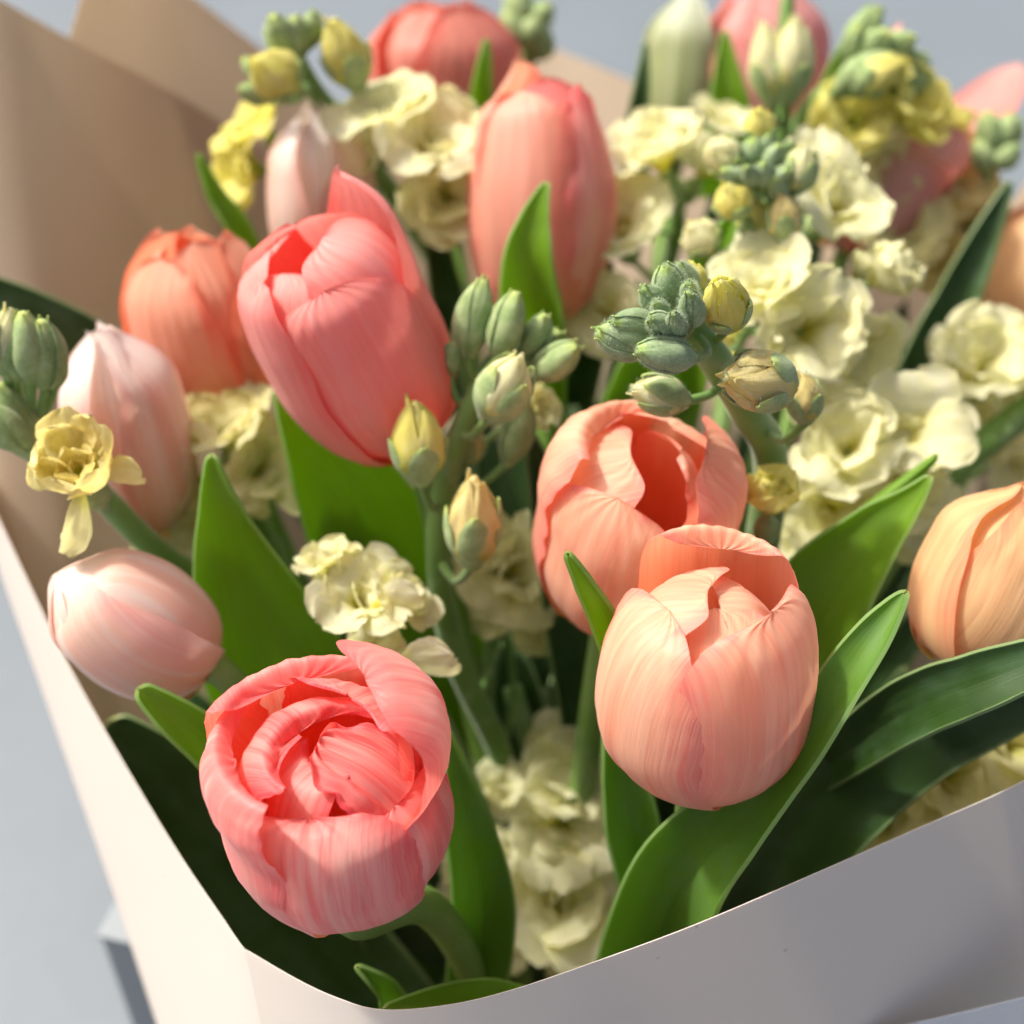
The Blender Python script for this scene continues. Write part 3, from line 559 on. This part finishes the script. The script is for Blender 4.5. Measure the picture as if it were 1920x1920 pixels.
leaf(Ct, [(1130, 1500, .40, 60, 0), (1080, 1200, .37, 60, 0), (1040, 1000, .35, 50, 5), (1010, 880, .342, 28, 8), (995, 812, .338, 9, 8)], 'dark', cup=.5, seed=17)
leaf(N_, [(1190, 360, .46, 34, 0), (1194, 240, .455, 26, 0), (1204, 150, .45, 16, 0), (1210, 80, .448, 5, 0)], 'dark', cup=.6, seed=18)
leaf(M_, [(1370, 360, .47, 66, 0), (1368, 220, .455, 48, 0), (1362, 130, .45, 26, 0), (1358, 58, .448, 6, 0)], 'fresh', cup=.5, seed=19)
leaf(G_, [(895, 260, .44, 26, 0), (902, 180, .43, 24, 0), (908, 120, .425, 16, 0), (912, 74, .423, 5, 0)], 'fresh', cup=.6, seed=20)
leaf(H_, [(850, 620, .43, 46, 0), (820, 480, .415, 34, 10), (795, 390, .41, 22, 15), (780, 318, .407, 6, 15)], 'dark', cup=.7, seed=21)
leaf(A, [(880, 1960, .37, 60, 0), (905, 1720, .335, 66, 0), (880, 1560, .315, 52, 5), (855, 1440, .306, 26, 8), (835, 1370, .303, 8, 8)], 'blue', cup=.4, seed=22)
leaf(J_, [(760, 1950, .39, 110, 0), (540, 1720, .375, 130, -5), (400, 1560, .362, 110, -12), (290, 1440, .352, 80, -12), (205, 1350, .346, 30, -12)], 'dark', cup=.35, seed=23)
leaf(E, [(800, 1300, .43, 40, 0), (640, 1100, .40, 34, 40), (580, 980, .385, 28, 50), (550, 880, .38, 8, 50)], 'blue', cup=.6, seed=24)
leaf(M_, [(1500, 300, .47, 22, 0), (1545, 180, .46, 20, 0), (1590, 80, .455, 14, 0), (1630, 10, .45, 5, 0)], 'fresh', cup=.6, seed=25)
leaf(F_, [(1080, 760, .43, 40, 0), (1110, 640, .415, 36, 0), (1130, 560, .41, 22, 0), (1145, 490, .407, 6, 0)], 'dark', cup=.6, seed=26)
leaf(F_, [(1180, 900, .41, 70, 0), (1210, 780, .40, 90, 0), (1230, 680, .392, 70, 10), (1250, 600, .388, 30, 10)], 'fresh', cup=.3, seed=27)
# inner foliage of the bunch, coloured dark to paint shade between the stems
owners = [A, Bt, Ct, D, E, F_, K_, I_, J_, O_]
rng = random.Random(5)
fill = [(1000, 1100, .410), (950, 1180, .405), (1065, 1200, .410), (1020, 1290, .408), (900, 1150, .41), (1040, 1010, .42), (300, 1560, .38), (420, 1420, .42), (560, 1300, .43), (700, 1260, .44), (930, 1000, .44), (1000, 1150, .43), (1150, 1330, .42), (1350, 1330, .40), (1500, 1330, .40), (1600, 1200, .40), (1700, 1250, .40), (1800, 1050, .42), (1560, 1480, .39),
        (700, 900, .45), (560, 930, .46), (480, 820, .47), (900, 760, .46), (1100, 660, .47), (1250, 830, .45), (1450, 830, .46), (1600, 700, .48), (1700, 560, .50), (1500, 640, .49), (1200, 520, .49), (850, 520, .49), (700, 480, .50), (1350, 330, .52), (980, 260, .53), (1650, 1000, .44), (1840, 830, .47),
        (300, 1250, .40), (880, 1340, .43), (780, 1560, .40), (1100, 1560, .41), (1020, 1700, .40), (640, 1650, .38), (1700, 1350, .37), (520, 330, .52), (640, 200, .53), (1560, 250, .53), (1800, 640, .50)]
KF = P(1040, 2150, .47)
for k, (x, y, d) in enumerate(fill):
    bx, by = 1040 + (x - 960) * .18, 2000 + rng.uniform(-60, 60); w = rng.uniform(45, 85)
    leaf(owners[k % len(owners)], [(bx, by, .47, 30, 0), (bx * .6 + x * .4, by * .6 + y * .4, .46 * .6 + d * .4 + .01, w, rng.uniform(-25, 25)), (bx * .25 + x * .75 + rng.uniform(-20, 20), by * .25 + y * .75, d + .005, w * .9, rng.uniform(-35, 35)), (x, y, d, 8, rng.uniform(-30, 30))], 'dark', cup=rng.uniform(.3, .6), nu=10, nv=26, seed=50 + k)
# ------------------------------------------------------------------ stock flowers
s3 = Stock('tall stock stem with grey-green buds and two yellow buds rising at the centre', [(1010, 1700, .40), (940, 1420, .385), (850, 1220, .358), (820, 1000, .335), (860, 820, .325), (915, 700, .322), (955, 640, .322)], .0042, .0022)
for b in [((878, 668, .318), (905, 525, .312), 63), ((930, 668, .316), (968, 548, .308), 61), ((985, 662, .318), (1022, 590, .312), 49), ((1005, 705, .318), (1082, 648, .310), 61), ((842, 700, .322), (858, 640, .318), 38), ((925, 620, .322), (962, 552, .318), 38), ((960, 700, .324), (1050, 622, .318), 49), ((950, 870, .330), (985, 750, .322), 59)]:
    s3.bud(*b, 'g')
s3.bud((915, 785, .310), (978, 668, .300), 92, 'h')
s3.bud((790, 905, .315), (778, 752, .305), 88, 'o'); s3.bud((885, 1060, .318), (890, 893, .305), 88, 'w')
s3.bud((870, 870, .335), (895, 800, .33), 48, 'w')
for c, r, f in [((950, 1080, .368), 118, (.2, .3, .8)), ((905, 1040, .37), 71, (-.3, .4, .7)), ((1000, 1150, .375), 80, (.4, -.2, .7)), ((930, 1150, .378), 55, (-.3, .2, .8)), ((1000, 770, .345), 53, (.6, .2, .5))]:
    s3.floret(c, r, f, 'd', 'warm')
s4 = Stock('fuzzy grey-green stock bud cluster in sharp focus behind the peach tulips', [(1300, 1500, .40), (1400, 1150, .36), (1445, 880, .325), (1400, 770, .305), (1345, 680, .293), (1290, 610, .286), (1262, 560, .283)], .0050, .0034)
for b, t, w in [((1225, 640, .276), (1120, 622, .270), 72), ((1300, 672, .270), (1195, 656, .264), 64), ((1232, 622, .276), (1150, 602, .268), 50), ((1262, 598, .280), (1205, 540, .272), 50), ((1275, 575, .280), (1246, 498, .272), 58), ((1300, 545, .282), (1272, 495, .276), 42), ((1295, 608, .272), (1292, 548, .262), 46),
                ((1262, 628, .270), (1218, 596, .262), 42), ((1278, 622, .268), (1262, 588, .260), 30), ((1298, 560, .274), (1290, 530, .268), 28), ((1245, 590, .272), (1228, 566, .266), 26)]:
    s4.bud(b, t, w, 'g', hair=800, mat=M_budb)
s4.bud((1304, 560, .284), (1298, 490, .28), 46, 'o')
s4.bud((1368, 608, .280), (1352, 528, .262), 78, 'o', hair=300)
s4.bud((1480, 722, .282), (1362, 706, .268), 100, 'w', hair=1600)
s4.bud((1288, 752, .290), (1185, 728, .284), 66, 'h', hair=700, mat=M_bud)
s4.bud((1510, 792, .296), (1508, 700, .290), 60, 'w', hair=500)
s4.floret((1440, 960, .312), 100, (-.05, .75, .6), 'c', 'yellow')
s4.floret((1370, 700, .315), 47, (0, .5, .8), 'c', 'yellow')
s5 = Stock('stock stem topped by small bluish buds and lime half-open buds, right of centre', [(1350, 1100, .44), (1440, 800, .41), (1470, 560, .385), (1470, 450, .372), (1440, 340, .362), (1420, 280, .358)], .0040, .0026)
for b, t, w in [((1420, 300, .350), (1408, 262, .345), 44), ((1440, 310, .346), (1462, 272, .340), 34), ((1400, 350, .348), (1355, 318, .342), 36), ((1432, 345, .344), (1430, 305, .338), 34), ((1450, 350, .346), (1478, 318, .338), 32), ((1420, 340, .343), (1398, 312, .336), 30), ((1462, 370, .35), (1450, 335, .34), 34), ((1390, 365, .35), (1368, 345, .344), 24), ((1470, 300, .352), (1482, 268, .346), 30), ((1440, 290, .35), (1440, 250, .345), 36)]:
    s5.bud(b, t, w, 'g', mat=M_budb)
s5.bud((1425, 262, .352), (1424, 205, .344), 54, 'o'); s5.bud((1488, 360, .348), (1512, 275, .340), 62, 'h'); s5.bud((1385, 405, .350), (1365, 345, .342), 66, 'o'); s5.bud((1368, 300, .352), (1335, 275, .345), 62, 'c')
s5.bud((1475, 450, .350), (1470, 365, .342), 56, 'w', ped=True); s5.bud((1330, 470, .36), (1295, 420, .352), 66, 'c'); s5.bud((1410, 450, .362), (1418, 370, .356), 60, 'y')
for c, r, f, k, m in [((1435, 560, .350), 118, (-.3, .55, .7), 'd', 'cream'), ((1500, 625, .352), 124, (.15, .0, .95), 'b', 'cream'), ((1555, 400, .375), 112, (.3, .3, .8), 'd', 'cream'), ((1530, 330, .39), 83, (.1, .5, .7), 'd', 'cream'), ((1632, 530, .36), 109, (.75, .45, .5), 'c', 'cream'), ((1600, 520, .37), 71, (.6, .5, .5), 'c', 'cream'), ((1600, 640, .372), 94, (.4, -.5, .7), 'd', 'cream'), ((1430, 480, .37), 71, (-.3, .6, .6), 'd', 'cream'), ((1350, 640, .345), 59, (0, .4, .8), 'c', 'yellow'), ((1165, 440, .40), 106, (-.3, .4, .8), 'd', 'cream'), ((1150, 590, .40), 94, (-.4, -.1, .8), 'd', 'cream')]:
    s5.floret(c, r, f, k, m)
s17 = Stock('cream stock blooms in soft focus beside the salmon tulip, above the bluish buds', [(1200, 900, .47), (1240, 560, .45), (1270, 420, .43), (1265, 340, .42)], .0036, .0024)
for c, r, f, k in [((1245, 320, .40), 106, (-.3, .7, .5), 'b'), ((1310, 330, .41), 83, (.4, .6, .5), 'd'), ((1350, 250, .43), 71, (.2, .7, .5), 'd'), ((1180, 400, .42), 71, (-.5, .2, .7), 'd')]:
    s17.floret(c, r, f, k, 'cream')
s6 = Stock('blurred stock spike with green buds over yellow florets at the top right', [(1400, 560, .47), (1500, 240, .45), (1570, 160, .44), (1640, 90, .435)], .0040, .0028)
for b, t, w in [((1570, 170, .43), (1680, 105, .42), 66), ((1585, 90, .432), (1650, 15, .425), 52), ((1620, 110, .430), (1665, 60, .42), 60), ((1650, 100, .43), (1715, 70, .42), 48), ((1640, 150, .435), (1740, 110, .43), 60), ((1650, 170, .437), (1748, 140, .43), 60), ((1600, 120, .43), (1610, 50, .42), 40)]:
    s6.bud(b, t, w, 'g')
s6.bud((1600, 170, .425), (1698, 110, .415), 60, 'y')
for c, r, f, k, m in [((1660, 225, .44), 112, (.5, .2, .7), 'b', 'yellow'), ((1600, 235, .44), 94, (-.1, .2, .8), 'd', 'yellow'), ((1650, 300, .45), 94, (.3, -.5, .7), 'd', 'cream'), ((1540, 260, .45), 59, (-.3, .1, .8), 'c', 'yellow')]: s6.floret(c, r, f, k, m)
s7 = Stock('pair of pale yellow buds in green calyces at the top, before the pink tulip', [(1450, 420, .46), (1465, 260, .445), (1468, 150, .44), (1480, -60, .44)], .0036, .0024)
s7.bud((1450, 200, .425), (1432, 40, .415), 66, 'c'); s7.bud((1475, 195, .423), (1496, 30, .413), 76, 'c')
s1 = Stock('stock stem leaning left with green and yellow buds at the top left', [(900, 620, .48), (740, 370, .46), (650, 240, .43), (590, 170, .41), (545, 90, .40)], .0040, .0028)
for b, t, w in [((545, 110, .39), (512, 30, .38), 60), ((560, 95, .392), (552, 30, .385), 50), ((575, 90, .395), (590, 20, .39), 44), ((520, 170, .395), (455, 110, .39), 40), ((500, 190, .40), (448, 165, .395), 36)]:
    s1.bud(b, t, w, 'g')
s1.bud((552, 165, .39), (478, 112, .375), 86, 'y'); s1.bud((672, 165, .40), (622, 35, .385), 78, 'y'); s1.bud((525, 75, .392), (510, 32, .386), 40, 'o')
for c, r, f, k, m in [((500, 250, .42), 90, (-.6, .5, .6), 'd', 'yellow'), ((485, 320, .425), 94, (-.8, -.1, .5), 'b', 'yellow')]: s1.floret(c, r, f, k, m)
s2 = Stock('cream stock blooms clustered left of the tall salmon tulip', [(900, 760, .46), (830, 520, .44), (790, 360, .42), (770, 260, .41)], .0040, .0028)
for c, r, f, k, m in [((742, 245, .40), 109, (-.3, .6, .6), 'd', 'cream'), ((800, 290, .395), 104, (.2, .4, .8), 'd', 'cream'), ((838, 250, .41), 71, (.5, .5, .6), 'b', 'cream'), ((835, 370, .40), 106, (.1, -.2, .9), 'b', 'warm'), ((705, 290, .41), 59, (-.6, .1, .6), 'd', 'cream')]: s2.floret(c, r, f, k, m)
s8 = Stock('blurred stock spike with green tips and golden florets at the far right', [(1650, 900, .50), (1760, 600, .485), (1830, 380, .47), (1870, 270, .46)], .0038, .0026)
for b, t, w in [((1860, 290, .45), (1850, 210, .445), 50), ((1880, 280, .45), (1900, 215, .445), 56), ((1860, 310, .45), (1910, 270, .445), 50), ((1850, 320, .452), (1835, 260, .448), 44)]: s8.bud(b, t, w, 'g')
for c, r, f, k, m in [((1790, 260, .46), 73, (-.2, .8, .4), 'c', 'yellow'), ((1770, 350, .465), 92, (0, .3, .9), 'd', 'gold'), ((1800, 430, .47), 90, (.2, 0, .9), 'b', 'gold'), ((1690, 440, .46), 94, (0, .2, .9), 'd', 'warm'), ((1740, 480, .47), 71, (.2, -.2, .9), 'd', 'gold')]: s8.floret(c, r, f, k, m)
s9 = Stock('stock stem at the left edge with pale green buds and one yellow bloom', [(760, 1350, .41), (500, 1130, .375), (330, 1060, .352), (200, 940, .333), (110, 860, .325), (50, 760, .32), (20, 680, .318)], .0042, .0026)
for b, t, w in [((30, 710, .308), (15, 590, .300), 70), ((60, 715, .306), (42, 585, .298), 64), ((85, 725, .308), (78, 600, .300), 66), ((100, 730, .312), (102, 640, .306), 46), ((70, 860, .318), (-5, 720, .308), 76), ((50, 840, .312), (-20, 760, .304), 60)]: s9.bud(b, t, w, 'g')
s9.bud((10, 700, .306), (20, 578, .298), 64, 'h')
fl9 = s9.floret((156, 895, .299), 140, (.02, .42, .90), 'o', 'gold', seed=4.2)
def hang(c, d, L, w, a1, m, o, seed, cup=.2, ws=None): sprout('petal', P(*c), cv(*d), 0, L * c[2] / FPX, w * c[2] / FPX, 0, a1, CM[m], o, cup=cup, ruff=.09, seed=seed, nu=16, nv=20, ws=ws)
hang((150, 912, .298), (-.08, -1, .25), 130, 60, 12, 'warm', fl9, 8, ws=[(0, .25), (.3, .75), (.6, 1), (.85, .85), (1, .45)])
hang((165, 893, .298), (1, .05, .25), 118, 34, 14, 'gold', fl9, 9, .5)
hang((146, 880, .300), (-.05, .95, .35), 125, 56, -14, 'gold', fl9, 10, .5)
hang((140, 900, .298), (-.7, .45, .6), 95, 42, -20, 'gold', fl9, 11, .6)
s10 = Stock('beige-cream stock florets in the shade below the orange tulip', [(800, 1500, .43), (600, 1200, .41), (480, 980, .39), (430, 850, .38)], .0038, .0026)
for c, r, f, k in [((425, 835, .365), 116, (-.1, .7, .6), 'b'), ((480, 885, .362), 100, (.6, .1, .7), 'd'), ((370, 900, .368), 90, (-.6, .0, .7), 'b'), ((400, 990, .372), 90, (-.1, -.2, .9), 'd'), ((330, 1010, .378), 71, (-.5, .2, .8), 'd'), ((430, 1070, .38), 71, (.1, .2, .9), 'd')]: s10.floret(c, r, f, k, 'warm')
s11 = Stock('sunlit cream florets poking up beside the broad green leaf, above the coral tulip', [(960, 1700, .41), (860, 1430, .37), (760, 1250, .345), (700, 1160, .335)], .0040, .0026)
for c, r, f, k in [((630, 1085, .322), 78, (-.3, .85, .3), 'b'), ((675, 1140, .318), 104, (.2, .6, .7), 'd'), ((735, 1130, .320), 83, (.7, .4, .5), 'd'), ((705, 1215, .318), 57, (.0, .4, .9), 's')]: s11.floret(c, r, f, k, 'cream')
fl = s11.floret((730, 1240, .314), 47, (.3, .3, .8), 's', 'cream')
hang((735, 1245, .310), (.95, .15, .35), 135, 54, 10, 'cream', fl, 12, .1)
hang((640, 1100, .318), (-.55, .8, .3), 84, 44, 10, 'cream', fl, 14, .1)
hang((700, 1140, .312), (.85, .25, .4), 100, 42, -10, 'cream', fl, 16, .4)
s12 = Stock('column of crumpled cream florets deep in the shade at the bottom centre', [(1060, 2000, .44), (1040, 1760, .43), (1020, 1500, .41), (960, 1290, .40)], .0040, .0028)
for c, r, f, k in [((945, 1480, .385), 62, (-.2, .2, 1), 'd'), ((1120, 1500, .385), 60, (.3, .1, 1), 'd'), ((1035, 1400, .393), 70, (.1, .1, 1), 'd'), ((1060, 1460, 0.383), 112, (.3, .3, .9), 'b'), ((1050, 1540, 0.378), 118, (0, .1, 1), 'd'), ((930, 1600, 0.388), 100, (-.5, .2, .8), 'b'), ((1040, 1690, 0.380), 124, (.2, .2, .9), 'd'), ((1110, 1640, 0.388), 83, (.5, .2, .8), 'b'), ((970, 1720, 0.393), 90, (-.3, 0, .9), 'd'), ((1090, 1760, 0.388), 83, (.3, -.3, .9), 'd'), ((885, 1480, 0.398), 59, (-.3, .3, .8), 'd'), ((1150, 1560, .392), 60, (.4, .3, .8), 'd'), ((880, 1690, .392), 60, (-.4, .3, .8), 'd'), ((1090, 1390, 0.403), 71, (.5, .4, .7), 'd')]: s12.floret(c, r, f, k, 'cream')
s13 = Stock('broad pale cream florets at the right, above the folded leaf tip', [(1420, 1500, .43), (1560, 1100, .40), (1600, 900, .385), (1640, 800, .38)], .0038, .0026)
for c, r, f, k in [((1590, 850, .350), 112, (-.2, .3, .9), 'b'), ((1560, 780, .36), 78, (-.2, .7, .6), 'd'), ((1690, 820, .355), 118, (.1, .2, .95), 's'), ((1680, 900, .36), 94, (.3, -.1, .9), 'd'), ((1560, 950, .36), 90, (-.3, -.2, .9), 'b'), ((1700, 970, .37), 90, (.3, -.3, .8), 'd'), ((1500, 1000, .37), 65, (-.2, 0, .9), 'd')]: s13.floret(c, r, f, k, 'cream')
s14 = Stock('stock stem crossing the right edge with ragged cream blooms', [(1500, 1250, .43), (1680, 1010, .41), (1790, 880, .40), (1940, 760, .39), (2060, 690, .385)], .0050, .0046)
for c, r, f, k in [((1840, 710, .40), 118, (-.2, .5, .8), 'b'), ((1905, 730, .405), 94, (.3, .2, .9), 'd'), ((1800, 770, .41), 83, (-.4, -.1, .9), 'd'), ((1890, 870, .42), 71, (.2, 0, .9), 'd')]: s14.floret(c, r, f, k, 'cream')
s15 = Stock('dim cream stock blooms behind the paper rim at the lower right', [(1300, 1900, .42), (1560, 1620, .39), (1760, 1440, .375), (1880, 1330, .37)], .0040, .003)
for c, r, f, k in [((1760, 1460, 0.358), 130, (.1, .3, .9), 'b'), ((1660, 1540, 0.361), 118, (-.2, .2, .9), 'd'), ((1880, 1400, 0.356), 118, (.2, .3, .9), 'd'), ((1840, 1500, 0.366), 94, (.1, 0, .9), 'd'), ((1720, 1580, 0.366), 94, (.1, 0, .9), 'b')]: s15.floret(c, r, f, k, 'warm')
s16 = Stock('out-of-focus green stock bud spike touching the top edge', [(980, 420, .53), (985, 200, .52), (990, 60, .515), (980, -30, .51)], .0038, .0028)
for b, t, w in [((985, 90, .50), (945, 20, .495), 50), ((990, 90, .50), (1012, 30, .495), 60), ((990, 60, .50), (960, -20, .495), 50), ((1000, 50, .50), (1030, 5, .495), 44), ((1000, 110, .505), (1028, 60, .50), 44)]: s16.bud(b, t, w, 'g')
